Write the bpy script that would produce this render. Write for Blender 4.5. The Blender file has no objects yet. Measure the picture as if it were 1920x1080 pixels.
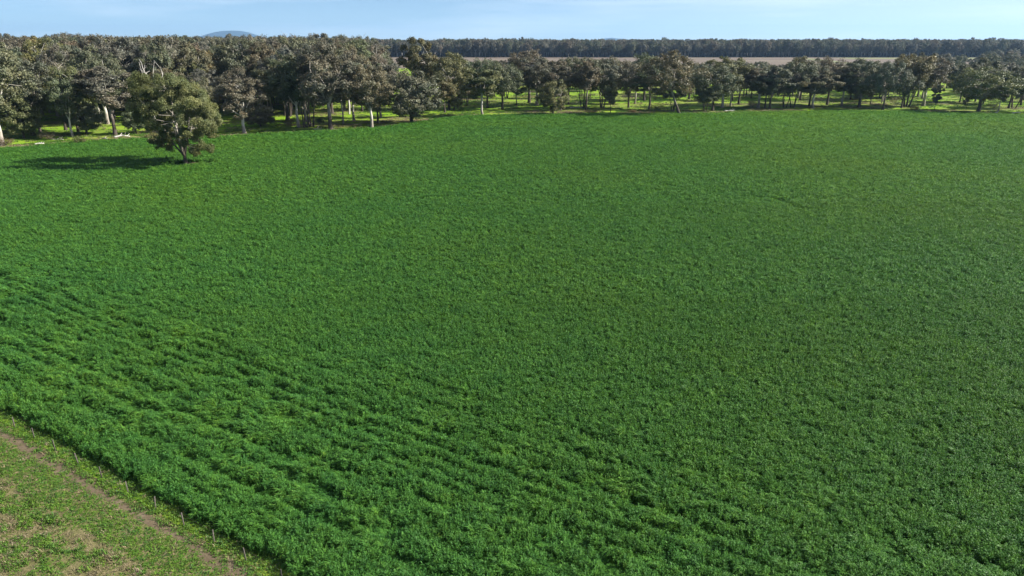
import bpy, math, random
import numpy as np
from math import radians, sin, cos, tan, atan, pi
C = bpy.context.scene.collection
H = 30.0                       # drone height in metres
PITCH = 19.93                  # degrees below the horizon
F = 1280.0                     # focal length in pixels of the 1920 px wide photograph

# ------------------------------------------------------------------ camera, sky, sun, exposure
cam_d = bpy.data.cameras.new('camera'); cam = bpy.data.objects.new('camera', cam_d); C.objects.link(cam)
cam.location = (0, 0, H); cam.rotation_euler = (radians(90 - PITCH), 0, 0)
cam_d.sensor_width = 36.0; cam_d.lens = 36.0 * F / 1920.0
cam_d.clip_start = 0.5; cam_d.clip_end = 60000
bpy.context.scene.camera = cam

SUN_EL, SUN_AZ = 32.0, 3.0     # sun stands to the right of the view; azimuth measured from +X towards +Y
world = bpy.data.worlds.new('World'); bpy.context.scene.world = world; world.use_nodes = True
wt = world.node_tree; wt.nodes.clear()
def wn(t, **k):
    n = wt.nodes.new(t)
    for a, b in k.items(): setattr(n, a, b)
    return n
sky = wn('ShaderNodeTexSky', sky_type='NISHITA', sun_disc=False)
sky.sun_elevation = radians(SUN_EL)
sky.sun_rotation = radians(90 - SUN_AZ)
sky.altitude = 200; sky.air_density = 0.5; sky.dust_density = 0.25; sky.ozone_density = 5.0
bg = wn('ShaderNodeBackground'); bg.inputs[1].default_value = 0.053
# thin cirrus, drawn on the sky direction itself
tc = wn('ShaderNodeTexCoord'); mp = wn('ShaderNodeMapping'); mp.inputs['Scale'].default_value = (1.2, 1.2, 14)
mp.inputs['Rotation'].default_value = (0.05, 0.03, 0.3)
nz = wn('ShaderNodeTexNoise'); nz.inputs['Scale'].default_value = 2.2; nz.inputs['Detail'].default_value = 7; nz.inputs['Roughness'].default_value = 0.55
cr = wn('ShaderNodeValToRGB'); cr.color_ramp.elements[0].position = 0.47; cr.color_ramp.elements[1].position = 0.80
cr.color_ramp.elements[0].color = (0, 0, 0, 1); cr.color_ramp.elements[1].color = (0.42, 0.42, 0.42, 1)
mx = wn('ShaderNodeMix', data_type='RGBA'); mx.inputs[7].default_value = (9.5, 10.2, 11.0, 1)
hs = wn('ShaderNodeHueSaturation'); hs.inputs['Saturation'].default_value = 1.0
wo = wn('ShaderNodeOutputWorld')
L = wt.links.new
L(tc.outputs['Generated'], mp.inputs[0]); L(mp.outputs[0], nz.inputs['Vector']); L(nz.outputs['Fac'], cr.inputs[0])
# the veil of cirrus thickens towards the sun side
sx_ = wn('ShaderNodeSeparateXYZ'); L(tc.outputs['Generated'], sx_.inputs[0])
mr_ = wn('ShaderNodeMapRange'); mr_.inputs[1].default_value = -0.1; mr_.inputs[2].default_value = 0.75; mr_.inputs[3].default_value = 0.09; mr_.inputs[4].default_value = 0.44; L(sx_.outputs[0], mr_.inputs[0])
ad_ = wn('ShaderNodeMath', operation='ADD'); L(cr.outputs[0], ad_.inputs[0]); L(mr_.outputs[0], ad_.inputs[1])
tn_ = wn('ShaderNodeMix', data_type='RGBA', blend_type='MULTIPLY'); tn_.inputs[0].default_value = 1.0; tn_.inputs[7].default_value = (1.0, 1.07, 1.0, 1)
L(ad_.outputs[0], mx.inputs[0]); L(sky.outputs[0], tn_.inputs[6]); L(tn_.outputs[2], mx.inputs[6]); L(mx.outputs[2], hs.inputs['Color']); L(hs.outputs[0], bg.inputs[0]); L(bg.outputs[0], wo.inputs[0])

sd = bpy.data.lights.new('sun', 'SUN'); sd.energy = 5.0; sd.angle = radians(0.53); sd.color = (1.0, 0.95, 0.86)
sun = bpy.data.objects.new('sun', sd); C.objects.link(sun)
from mathutils import Vector
sdir = Vector((cos(radians(SUN_EL)) * cos(radians(SUN_AZ)), cos(radians(SUN_EL)) * sin(radians(SUN_AZ)), sin(radians(SUN_EL))))
sun.rotation_euler = sdir.to_track_quat('Z', 'Y').to_euler(); sun.location = (60, 0, 80)
vs = bpy.context.scene.view_settings
vs.view_transform = 'Standard'; vs.look = 'None'; vs.exposure = 1.30; vs.gamma = 1.0

# ------------------------------------------------------------------ helpers
def W(x, y, z=0.0):
    """the ground point seen at pixel x, y of the 1920 px photograph"""
    th = radians(PITCH) + atan((y - 540) / F)
    D = (H - z) / tan(th)
    dep = (H - z) / sin(th) * cos(th - radians(PITCH))
    return np.array([(x - 960) / F * dep, D])
def depth_at(D, z=0.0):
    th = math.atan2(H - z, D)
    return math.hypot(H - z, D) * cos(th - radians(PITCH))
def px_of(X, D, z=0.0):
    return 960 + F * X / depth_at(D, z)
def top_height(D, ytop):
    th = radians(PITCH) + atan((ytop - 540) / F)
    return H - D * tan(th)

def hash2(ix, iy, s):
    n = (ix.astype(np.int64) * 374761393 + iy.astype(np.int64) * 668265263 + s * 982451653) & 0x7fffffff
    n = ((n ^ (n >> 13)) * 1274126177) & 0x7fffffff
    n = (n ^ (n >> 16)) & 0xffffff
    return n / float(0xffffff)
def vnoise(x, y, s=0):
    x = np.asarray(x, float); y = np.asarray(y, float)
    ix = np.floor(x); iy = np.floor(y); fx = x - ix; fy = y - iy
    fx = fx * fx * (3 - 2 * fx); fy = fy * fy * (3 - 2 * fy)
    a = hash2(ix, iy, s); b = hash2(ix + 1, iy, s); c = hash2(ix, iy + 1, s); d = hash2(ix + 1, iy + 1, s)
    return (a * (1 - fx) + b * fx) * (1 - fy) + (c * (1 - fx) + d * fx) * fy
def fbm(x, y, s=0, o=3):
    t = 0; a = 0.5; n = 0
    for k in range(o):
        t = t + a * vnoise(x * 2 ** k + 17.3 * k, y * 2 ** k - 9.1 * k, s + k); n += a; a *= 0.5
    return t / n
def sstep(a, b, x):
    t = np.clip((x - a) / (b - a), 0, 1); return t * t * (3 - 2 * t)

def mesh(name, V, Fq, mats, mi=None, smooth=None, att=None):
    """mesh from an Nx3 array of vertices and an Mx4 array of quads"""
    m = bpy.data.meshes.new(name)
    V = np.asarray(V, np.float32); Fq = np.asarray(Fq, np.int32).reshape(-1, 4)
    m.vertices.add(len(V)); m.vertices.foreach_set('co', V.ravel())
    if len(Fq):
        m.loops.add(Fq.size); m.loops.foreach_set('vertex_index', Fq.ravel())
        m.polygons.add(len(Fq)); m.polygons.foreach_set('loop_start', np.arange(0, Fq.size, 4, dtype=np.int32))
        m.polygons.foreach_set('loop_total', np.full(len(Fq), 4, np.int32))
        if mi is not None: m.polygons.foreach_set('material_index', np.asarray(mi, np.int32))
        if smooth is not None: m.polygons.foreach_set('use_smooth', np.broadcast_to(np.asarray(smooth, bool), (len(Fq),)).copy())
    if att is not None:                       # one grey value per vertex: how old / pale a leaf is
        a = m.attributes.new('tone', 'FLOAT', 'POINT'); a.data.foreach_set('value', np.asarray(att, np.float32))
    for x in mats: m.materials.append(x)
    m.update(calc_edges=True)
    return m
def obj(name, me, parent=None, **props):
    o = bpy.data.objects.new(name, me); C.objects.link(o)
    if parent is not None: o.parent = parent
    for k, v in props.items(): o[k] = v
    return o
def empty(name, loc, rz=0, **props):
    o = bpy.data.objects.new(name, None); C.objects.link(o); o.location = loc; o.rotation_euler = (0, 0, rz)
    o.empty_display_size = 0.5
    for k, v in props.items(): o[k] = v
    return o

class Geo:
    def __init__(s): s.V = []; s.F = []; s.T = []; s.n = 0
    def add(s, V, Fq, tone=None):
        V = np.asarray(V, float); s.V.append(V); s.F.append(np.asarray(Fq, int) + s.n)
        s.T.append(np.full(len(V), 0.5) if tone is None else np.broadcast_to(tone, (len(V),))); s.n += len(V)
    def arrays(s): return np.concatenate(s.V), np.concatenate(s.F), np.concatenate(s.T)
    def tube(s, P, R, k=6, cap=True):
        P = np.asarray(P, float); R = np.asarray(R, float); n = len(P)
        T = np.gradient(P, axis=0); T /= np.linalg.norm(T, axis=1)[:, None] + 1e-9
        up = np.array([0.31, 0.17, 0.93]) if abs(T[0][2]) < 0.8 else np.array([1.0, 0.1, 0])
        vs = []
        u = np.cross(T[0], up); u /= np.linalg.norm(u)
        for i in range(n):
            u = u - T[i] * np.dot(u, T[i]); u /= np.linalg.norm(u) + 1e-9
            v = np.cross(T[i], u); a = np.arange(k) * 2 * pi / k
            vs.append(P[i] + R[i] * (np.cos(a)[:, None] * u + np.sin(a)[:, None] * v))
        V = np.concatenate(vs); a = np.arange(k); b = (a + 1) % k; Fq = []
        for i in range(n - 1): Fq.append(np.stack([i * k + a, i * k + b, (i + 1) * k + b, (i + 1) * k + a], 1))
        s.add(V, np.concatenate(Fq))
        if cap:
            j = s.n; s.add([P[-1] + T[-1] * R[-1] * 0.5], np.zeros((0, 4)))
            base = j - k
            Fc = np.array([[base + q, base + (q + 1) % k, base + (q + 2) % k, j] for q in range(0, k, 2)])
            s.F.append(Fc)
    def leaves(s, Cn, U, Vv, tone):
        """diamond leaves: centre, half length vector, half width vector"""
        n = len(Cn)
        V = np.stack([Cn - U, Cn + Vv - U * 0.1, Cn + U, Cn - Vv - U * 0.1], 1).reshape(-1, 3)
        Fq = np.arange(4 * n).reshape(n, 4)
        s.add(V, Fq, np.repeat(tone, 4))

# ------------------------------------------------------------------ materials
def mat(name):
    m = bpy.data.materials.new(name); m.use_nodes = True; t = m.node_tree; t.nodes.clear(); return m, t
def N(t, kind, **k):
    n = t.nodes.new(kind)
    for a, b in k.items():
        if isinstance(a, str) and a.startswith('i_'): n.inputs[a[2:]].default_value = b
        else: setattr(n, a, b)
    return n
def ramp(t, stops, src=None, interp='LINEAR'):
    r = t.nodes.new('ShaderNodeValToRGB'); r.color_ramp.interpolation = interp
    e = r.color_ramp.elements
    while len(e) < len(stops): e.new(0.5)
    for q, (p, c) in zip(e, stops): q.position = p; q.color = tuple(c) + (1,) if len(c) == 3 else c
    if src is not None: t.links.new(src, r.inputs[0])
    return r
def mixc(t, fac, a, b, blend='MIX'):
    m = t.nodes.new('ShaderNodeMix'); m.data_type = 'RGBA'; m.blend_type = blend
    for s, v in ((0, fac), (6, a), (7, b)):
        if hasattr(v, 'is_output'): t.links.new(v, m.inputs[s])
        elif s == 0: m.inputs[0].default_value = v
        else: m.inputs[s].default_value = tuple(v) + (1,)
    return m.outputs[2]
def noise(t, scale, detail=4, rough=0.55, vec=None):
    n = t.nodes.new('ShaderNodeTexNoise'); n.inputs['Scale'].default_value = scale; n.inputs['Detail'].default_value = detail
    n.inputs['Roughness'].default_value = rough
    if vec is not None: t.links.new(vec, n.inputs['Vector'])
    return n.outputs['Fac']
ALBEDO = 0.80
def finish(t, col, rough=0.7, spec=0.3, transl=0.0, tcol=None, bump=None, bstr=0.5, bdist=0.1):
    col = mixc(t, 1.0, col, (ALBEDO, ALBEDO, ALBEDO), 'MULTIPLY')
    if tcol is not None: tcol = mixc(t, 1.0, tcol, (ALBEDO, ALBEDO, ALBEDO), 'MULTIPLY')
    p = N(t, 'ShaderNodeBsdfPrincipled'); p.inputs['Roughness'].default_value = rough; p.inputs['Specular IOR Level'].default_value = spec
    t.links.new(col, p.inputs['Base Color']); out = N(t, 'ShaderNodeOutputMaterial'); sh = p.outputs[0]
    if bump is not None:
        b = N(t, 'ShaderNodeBump'); b.inputs['Strength'].default_value = bstr; b.inputs['Distance'].default_value = bdist
        t.links.new(bump, b.inputs['Height']); t.links.new(b.outputs[0], p.inputs['Normal'])
    if transl > 0:
        tr = N(t, 'ShaderNodeBsdfTranslucent'); t.links.new(tcol if tcol is not None else col, tr.inputs[0])
        m = N(t, 'ShaderNodeMixShader'); m.inputs[0].default_value = transl
        t.links.new(sh, m.inputs[1]); t.links.new(tr.outputs[0], m.inputs[2]); sh = m.outputs[0]
    t.links.new(sh, out.inputs[0])

def leaf_material(name, stops, tint=(1, 1, 1), rough=0.55, spec=0.35, transl=0.2):
    m, t = mat(name)
    oi = N(t, 'ShaderNodeObjectInfo'); at = N(t, 'ShaderNodeAttribute', attribute_name='tone')
    ge = N(t, 'ShaderNodeTexCoord')
    r = ramp(t, stops, oi.outputs['Random'])
    big = noise(t, 0.35, 2, 0.5, ge.outputs['Object'])
    c = mixc(t, 1.0, r.outputs[0], oi.outputs['Color'], 'MULTIPLY')
    v = ramp(t, [(0.0, (0.62, 0.66, 0.6)), (0.5, (1, 1, 1)), (1.0, (1.55, 1.4, 1.2))], at.outputs['Fac'])
    c = mixc(t, 1.0, c, v.outputs[0], 'MULTIPLY')
    v2 = ramp(t, [(0.3, (0.85, 0.95, 0.95)), (0.7, (1.15, 1.05, 0.95))], big)
    c = mixc(t, 1.0, c, v2.outputs[0], 'MULTIPLY')
    finish(t, c, rough, spec, transl)
    return m
M = {}
M['gum_leaf'] = leaf_material('gum_leaf', [(0.0, (0.140, 0.148, 0.086)), (0.3, (0.116, 0.136, 0.078)), (0.55, (0.156, 0.142, 0.102)), (0.8, (0.138, 0.144, 0.114)), (1.0, (0.172, 0.144, 0.100))])
M['lone_leaf'] = leaf_material('lone_gum_leaf', [(0.0, (0.148, 0.166, 0.060)), (1.0, (0.148, 0.166, 0.060))])
def bark_material(name, dark, pale, zlo, zhi):
    m, t = mat(name); tcn = N(t, 'ShaderNodeTexCoord'); sp = N(t, 'ShaderNodeSeparateXYZ'); t.links.new(tcn.outputs['Object'], sp.inputs[0])
    mpn = N(t, 'ShaderNodeMapping'); mpn.inputs['Scale'].default_value = (1, 1, 0.35); t.links.new(tcn.outputs['Object'], mpn.inputs[0])
    nn = noise(t, 1.3, 5, 0.6, mpn.outputs[0])
    mr = N(t, 'ShaderNodeMapRange'); mr.inputs[1].default_value = zlo; mr.inputs[2].default_value = zhi; t.links.new(sp.outputs[2], mr.inputs[0])
    ad = N(t, 'ShaderNodeMath', operation='ADD'); t.links.new(mr.outputs[0], ad.inputs[0])
    m2 = N(t, 'ShaderNodeMath', operation='MULTIPLY_ADD'); t.links.new(nn, m2.inputs[0]); m2.inputs[1].default_value = 1.6; m2.inputs[2].default_value = -0.8
    t.links.new(m2.outputs[0], ad.inputs[1])
    r = ramp(t, [(0.25, dark), (0.6, [(a + b) / 2 for a, b in zip(dark, pale)]), (0.85, pale)], ad.outputs[0])
    finish(t, r.outputs[0], 0.85, 0.2, bump=nn, bstr=0.4, bdist=0.05); return m
M['bark'] = bark_material('gum_bark', (0.085, 0.068, 0.055), (0.42, 0.38, 0.33), 1.0, 9.0)
M['pale_bark'] = bark_material('pale_gum_bark', (0.24, 0.20, 0.165), (0.60, 0.56, 0.49), -1.0, 5.0)
M['dead_wood'] = bark_material('dead_wood', (0.34, 0.31, 0.28), (0.66, 0.62, 0.57), -4.0, 2.0)
M['shrub_leaf'] = leaf_material('shrub_leaf', [(0.0, (0.085, 0.10, 0.045)), (0.5, (0.12, 0.11, 0.06)), (1.0, (0.07, 0.09, 0.035))])

# crop: lush cereal, blue-green to yellow-green drifts, with view-dependent brightness added to the colour
def crop_material():
    m, t = mat('crop_leaf'); g = N(t, 'ShaderNodeNewGeometry'); oi = N(t, 'ShaderNodeObjectInfo'); at = N(t, 'ShaderNodeAttribute', attribute_name='tone')
    big = noise(t, 0.018, 3, 0.5, g.outputs['Position']); mid = noise(t, 0.35, 3, 0.6, g.outputs['Position'])
    c1 = ramp(t, [(0.30, (0.063, 0.196, 0.034)), (0.5, (0.073, 0.203, 0.030)), (0.72, (0.088, 0.210, 0.026))], big)
    c2 = ramp(t, [(0.25, (0.78, 0.90, 1.0)), (0.5, (1, 1, 1)), (0.75, (1.22, 1.12, 0.95))], mid)
    c = mixc(t, 1.0, c1.outputs[0], c2.outputs[0], 'MULTIPLY')
    sx = N(t, 'ShaderNodeSeparateXYZ'); t.links.new(g.outputs['Position'], sx.inputs[0])
    mr = N(t, 'ShaderNodeMapRange'); mr.inputs[1].default_value = -60; mr.inputs[2].default_value = 110; t.links.new(sx.outputs[0], mr.inputs[0])
    c0 = ramp(t, [(0.0, (1.06, 1.04, 1.08)), (0.40, (0.98, 0.98, 0.98)), (1.0, (1.30, 1.18, 0.92))], mr.outputs[0])   # yellower, brighter rightwards: sunward glow of the leaves put into the colour
    c = mixc(t, 1.0, c, c0.outputs[0], 'MULTIPLY')
    mr2 = N(t, 'ShaderNodeMapRange'); mr2.inputs[1].default_value = 60; mr2.inputs[2].default_value = 300; t.links.new(sx.outputs[1], mr2.inputs[0])
    c = mixc(t, 1.0, c, ramp(t, [(0.0, (0.93, 0.95, 1.0)), (1.0, (1.26, 1.18, 1.0))], mr2.outputs[0]).outputs[0], 'MULTIPLY')   # darker near, brighter far: shade seen down in the canopy painted in
    c3 = ramp(t, [(0.0, (0.60, 0.70, 0.75)), (0.5, (1, 1, 1)), (0.9, (1.35, 1.22, 1.1)), (1.0, (2.1, 1.4, 1.5))], at.outputs['Fac'])
    c = mixc(t, 1.0, c, c3.outputs[0], 'MULTIPLY')
    c4 = ramp(t, [(0.0, (0.72, 0.78, 0.82)), (0.5, (0.97, 0.98, 0.97)), (1.0, (1.32, 1.24, 1.12))], oi.outputs['Random'])
    c = mixc(t, 1.0, c, c4.outputs[0], 'MULTIPLY')
    tcol = mixc(t, 1.0, c, (1.5, 1.3, 0.6), 'MULTIPLY')
    finish(t, c, 0.55, 0.18, 0.17, tcol); return m
M['crop'] = crop_material()
def simple_ground(name, build):
    m, t = mat(name); g = N(t, 'ShaderNodeNewGeometry'); build(t, g.outputs['Position']); return m
def g_field(t, p):
    a = noise(t, 1.5, 5, 0.6, p); r = ramp(t, [(0.3, (0.024, 0.070, 0.016)), (0.7, (0.050, 0.140, 0.026))], a)
    finish(t, r.outputs[0], 0.9, 0.1, bump=a, bstr=0.6, bdist=0.2)
M['field'] = simple_ground('field_floor', g_field)
def g_ground(t, p):
    a = noise(t, 0.035, 5, 0.6, p); b = noise(t, 0.25, 6, 0.65, p); mpn = N(t, 'ShaderNodeMapping'); mpn.inputs['Scale'].default_value = (0.6, 1.6, 1); t.links.new(p, mpn.inputs[0])
    c = noise(t, 0.035, 5, 0.62, mpn.outputs[0])
    s = N(t, 'ShaderNodeMath', operation='MULTIPLY_ADD'); t.links.new(b, s.inputs[0]); s.inputs[1].default_value = 0.55; t.links.new(a, s.inputs[2])
    grass = ramp(t, [(0.55, (0.14, 0.29, 0.014)), (0.72, (0.21, 0.36, 0.018)), (0.86, (0.25, 0.32, 0.045)), (0.95, (0.17, 0.15, 0.085)), (1.0, (0.16, 0.11, 0.075))], s.outputs[0])
    litter = ramp(t, [(0.50, (0, 0, 0)), (0.64, (0.9, 0.9, 0.9))], c)
    col = mixc(t, litter.outputs[0], grass.outputs[0], mixc(t, b, (0.10, 0.15, 0.02), (0.17, 0.14, 0.09)))
    finish(t, col, 0.95, 0.1, bump=b, bstr=0.5, bdist=0.3)
M['ground'] = simple_ground('grassland', g_ground)
def g_forest(t, p):
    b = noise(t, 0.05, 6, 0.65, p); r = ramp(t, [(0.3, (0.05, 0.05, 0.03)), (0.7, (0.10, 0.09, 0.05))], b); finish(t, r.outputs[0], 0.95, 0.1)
M['forest_floor'] = simple_ground('forest_floor', g_forest)
def g_plough(t, p):
    mpn = N(t, 'ShaderNodeMapping'); mpn.inputs['Scale'].default_value = (0.004, 0.03, 1); mpn.inputs['Rotation'].default_value = (0, 0, 0.15); t.links.new(p, mpn.inputs[0])
    a = noise(t, 1.0, 5, 0.6, mpn.outputs[0]); b = noise(t, 0.02, 5, 0.6, p)
    r = ramp(t, [(0.3, (0.135, 0.108, 0.088)), (0.5, (0.185, 0.148, 0.122)), (0.7, (0.23, 0.195, 0.145))], a)
    c = mixc(t, ramp(t, [(0.55, (0, 0, 0)), (0.75, (0.6, 0.6, 0.6))], b).outputs[0], r.outputs[0], (0.28, 0.26, 0.13))
    finish(t, c, 0.95, 0.1)
M['plough'] = simple_ground('ploughed_soil', g_plough)
def g_strip(t, p):
    b = noise(t, 0.02, 5, 0.6, p); r = ramp(t, [(0.35, (0.14, 0.20, 0.07)), (0.65, (0.29, 0.27, 0.16))], b); finish(t, r.outputs[0], 0.95, 0.1)
M['strip'] = simple_ground('pale_stubble', g_strip)
def g_pasture(t, p):
    a = noise(t, 1.6, 5, 0.65, p); b = noise(t, 6.0, 5, 0.65, p)
    r = ramp(t, [(0.3, (0.12, 0.14, 0.04)), (0.5, (0.19, 0.175, 0.085)), (0.7, (0.27, 0.225, 0.13))], a)
    c = mixc(t, 1.0, r.outputs[0], ramp(t, [(0.3, (0.6, 0.62, 0.55)), (0.7, (1.2, 1.15, 1.1))], b).outputs[0], 'MULTIPLY')
    finish(t, c, 0.95, 0.1, bump=b, bstr=0.8, bdist=0.08)
M['pasture'] = simple_ground('grazed_pasture', g_pasture)
def g_track(t, p):
    a = noise(t, 1.2, 4, 0.6, p); b = noise(t, 9.0, 4, 0.65, p)
    r = ramp(t, [(0.3, (0.12, 0.090, 0.056)), (0.55, (0.165, 0.128, 0.082)), (0.75, (0.24, 0.195, 0.13))], a)
    c = mixc(t, 1.0, r.outputs[0], ramp(t, [(0.3, (0.75, 0.75, 0.75)), (0.7, (1.15, 1.15, 1.15))], b).outputs[0], 'MULTIPLY')
    finish(t, c, 0.95, 0.1, bump=b, bstr=0.5, bdist=0.05)
M['track'] = simple_ground('bare_dirt', g_track)
def tuft_material(name, stops, tr=0.2):
    m, t = mat(name); oi = N(t, 'ShaderNodeObjectInfo'); at = N(t, 'ShaderNodeAttribute', attribute_name='tone')
    r = ramp(t, stops, oi.outputs['Random']); v = ramp(t, [(0, (0.65, 0.65, 0.65)), (1, (1.35, 1.3, 1.25))], at.outputs['Fac'])
    finish(t, mixc(t, 1.0, r.outputs[0], v.outputs[0], 'MULTIPLY'), 0.6, 0.25, tr); return m
M['green_tuft'] = tuft_material('green_tuft', [(0, (0.085, 0.20, 0.022)), (0.5, (0.13, 0.24, 0.025)), (1, (0.06, 0.16, 0.03))])
M['dry_tuft'] = tuft_material('dry_tuft', [(0, (0.30, 0.24, 0.14)), (0.5, (0.22, 0.20, 0.10)), (1, (0.34, 0.28, 0.20))])
m, t = mat('haze_blue_scrub'); fc = N(t, 'ShaderNodeRGB'); fc.outputs[0].default_value = (0.03, 0.055, 0.075, 1); finish(t, fc.outputs[0], 0.95, 0.1); M['hill'] = m  # dark scrub with the blue of distance haze painted into its colour
m, t = mat('rusty_steel'); fc = N(t, 'ShaderNodeTexCoord'); a = noise(t, 30, 4, 0.6, fc.outputs['Object'])
finish(t, ramp(t, [(0.35, (0.06, 0.048, 0.04)), (0.7, (0.16, 0.135, 0.12))], a).outputs[0], 0.7, 0.4); M['steel'] = m

# ------------------------------------------------------------------ where things are
EDGE_PX = [(-260, 318), (-120, 297), (0, 281), (150, 269), (290, 259), (430, 256), (600, 247), (700, 242), (790, 229), (870, 218), (1000, 216), (1120, 215), (1300, 214),
           (1450, 211), (1600, 209), (1700, 210), (1800, 214), (1920, 217), (2100, 222), (2400, 236)]
EDGE = np.array([W(*p) for p in EDGE_PX])
def edge_y(X):   # far boundary of the crop: Y as a function of X
    return np.interp(X, EDGE[:, 0], EDGE[:, 1])
P1 = W(104, 846); P2 = W(462, 1053)
FU = (P2 - P1) / np.linalg.norm(P2 - P1)          # along the fence, towards the camera
FN = np.array([-FU[1], FU[0]]);                    # across the fence, into the crop
if FN[0] < 0: FN = -FN
def foff(X, Y): return (X - P1[0]) * FN[0] + (Y - P1[1]) * FN[1]
def falong(X, Y): return (X - P1[0]) * FU[0] + (Y - P1[1]) * FU[1]
CROP_OFF = 0.75

# ------------------------------------------------------------------ the land
def sheet(name, pts, z, m, **k):
    me = bpy.data.meshes.new(name); me.from_pydata([(p[0], p[1], z) for p in pts], [], [list(range(len(pts)))]); me.materials.append(m); me.update()
    o = obj(name, me); o['kind'] = 'structure'; return o
S = 24000
sheet('ground', [(-S, -S), (S, -S), (S, S), (-S, S)], 0.0, M['ground'])
# forest floor beyond, under the trees
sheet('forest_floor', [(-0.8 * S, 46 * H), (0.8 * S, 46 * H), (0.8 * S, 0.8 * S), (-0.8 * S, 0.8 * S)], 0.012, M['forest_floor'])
a0 = P1 + FN * CROP_OFF - FU * 260; a1 = P1 + FN * CROP_OFF + FU * 190
field_pts = [tuple(a0)] + [tuple(p) for p in EDGE if foff(*p) > 3 and falong(*p) > -255] + [(420, edge_y(420) - 0), (420, -120), tuple(a1)]
sheet('crop_field', field_pts, 0.016, M['field'])
b0 = P1 - FU * 250; b1 = P1 + FU * 190
sheet('pasture', [tuple(b0 - FN * 0.2), tuple(b1 - FN * 0.2), tuple(b1 - FN * 120), tuple(b0 - FN * 120)], 0.008, M['pasture'])
# dirt track: a strip with wandering edges
rng = np.random.default_rng(5)
us = np.arange(-70, 60, 0.5); tv = []; tf = []
for i, u in enumerate(us):
    c = -1.0 + 0.2 * (vnoise(u / 6, 0.0, 3) - 0.5) * 2; wd = 0.16 + 0.20 * vnoise(u / 2.2, 7.7, 4) + 0.30 * sstep(0.55, 0.7, vnoise(u / 7, 3.3, 8))
    for s in (-1, 1):
        q = P1 + FU * u + FN * (c + s * wd); tv.append((q[0], q[1], 0.014))
    if i: tf.append((2 * i - 2, 2 * i - 1, 2 * i + 1, 2 * i))
o = obj('track', mesh('track', tv, tf, [M['track']])); o['kind'] = 'structure'
# ploughed field beyond the belt of trees
pl = [W(655, 128), W(600, 112), W(690, 105.5), W(1340, 107), W(1860, 107.5), W(2300, 107.5), W(2600, 128)]
sheet('ploughed_field', [tuple(p) for p in pl], 0.02, M['plough'])
sheet('stubble_strip', [tuple(p) for p in (W(1500, 109), W(1515, 109), W(1640, 122), W(1590, 122))], 0.028, M['strip'])
sheet('stubble_field', [tuple(p) for p in (W(1560, 108.3), W(2250, 108.3), W(2250, 111.5), W(1600, 110.5))], 0.028, M['strip'])

# far hills
def hills():
    D0 = 15500.0; k = depth_at(D0) / F; nx, ny = 260, 14
    xs = np.linspace(-260, 2200, nx); V = []
    bumps = [(436, 16.5, 42, 2.6), (462, 9, 34, 2), (405, 9, 22, 2), (500, 4.0, 50, 2), (255, 6.5, 26, 2), (225, 3, 30, 2), (330, 2, 60, 2), (600, 2.0, 50, 2), (850, 3.2, 40, 2), (905, 3.6, 26, 2), (960, 2.6, 40, 2),
             (1075, 2.6, 18, 2), (1143, 6.0, 20, 2), (1165, 4.0, 16, 2), (1690, 2, 60, 2), (1800, 3.2, 60, 2), (1960, 4.5, 90, 2)]
    for j in range(ny):
        f = j / (ny - 1); prof = sin(pi * f) ** 0.8 if 0 < j < ny - 1 else 0
        for x in xs:
            h = -1.5
            hh = [a * math.exp(-abs((x - c) / w) ** p) for c, a, w, p in bumps]
            h += max(hh) + 0.3 * (sum(hh) - max(hh)) + 0.5 * float(fbm(x / 14.0, f * 3, 12))
            z = max(-2, (H + h * k) * prof - 2)
            V.append(((x - 960) * k, D0 + (f - 0.5) * 2500, z))
    Fq = [(j * nx + i, j * nx + i + 1, (j + 1) * nx + i + 1, (j + 1) * nx + i) for j in range(ny - 1) for i in range(nx - 1)]
    o = obj('hills', mesh('hills', V, Fq, [M['hill']], smooth=True)); o['kind'] = 'structure'
hills()

# ------------------------------------------------------------------ scatter: instances of a few meshes on the points of one object
def scatter_group(name, coll):
    g = bpy.data.node_groups.new(name, 'GeometryNodeTree')
    g.interface.new_socket('Geometry', in_out='INPUT', socket_type='NodeSocketGeometry')
    g.interface.new_socket('Geometry', in_out='OUTPUT', socket_type='NodeSocketGeometry')
    n = g.nodes; l = g.links
    gi = n.new('NodeGroupInput'); go = n.new('NodeGroupOutput'); iop = n.new('GeometryNodeInstanceOnPoints')
    ci = n.new('GeometryNodeCollectionInfo'); ci.inputs[0].default_value = coll; ci.inputs[1].default_value = True; ci.inputs[2].default_value = True
    def na(nm, ty):
        q = n.new('GeometryNodeInputNamedAttribute'); q.data_type = ty; q.inputs[0].default_value = nm; return q.outputs[0]
    e2r = n.new('FunctionNodeEulerToRotation')
    l.new(gi.outputs[0], iop.inputs['Points']); l.new(ci.outputs[0], iop.inputs['Instance']); iop.inputs['Pick Instance'].default_value = True
    l.new(na('vid', 'INT'), iop.inputs['Instance Index']); l.new(na('rot', 'FLOAT_VECTOR'), e2r.inputs[0]); l.new(e2r.outputs[0], iop.inputs['Rotation'])
    l.new(na('scl', 'FLOAT_VECTOR'), iop.inputs['Scale']); l.new(iop.outputs[0], go.inputs[0]); return g
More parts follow.
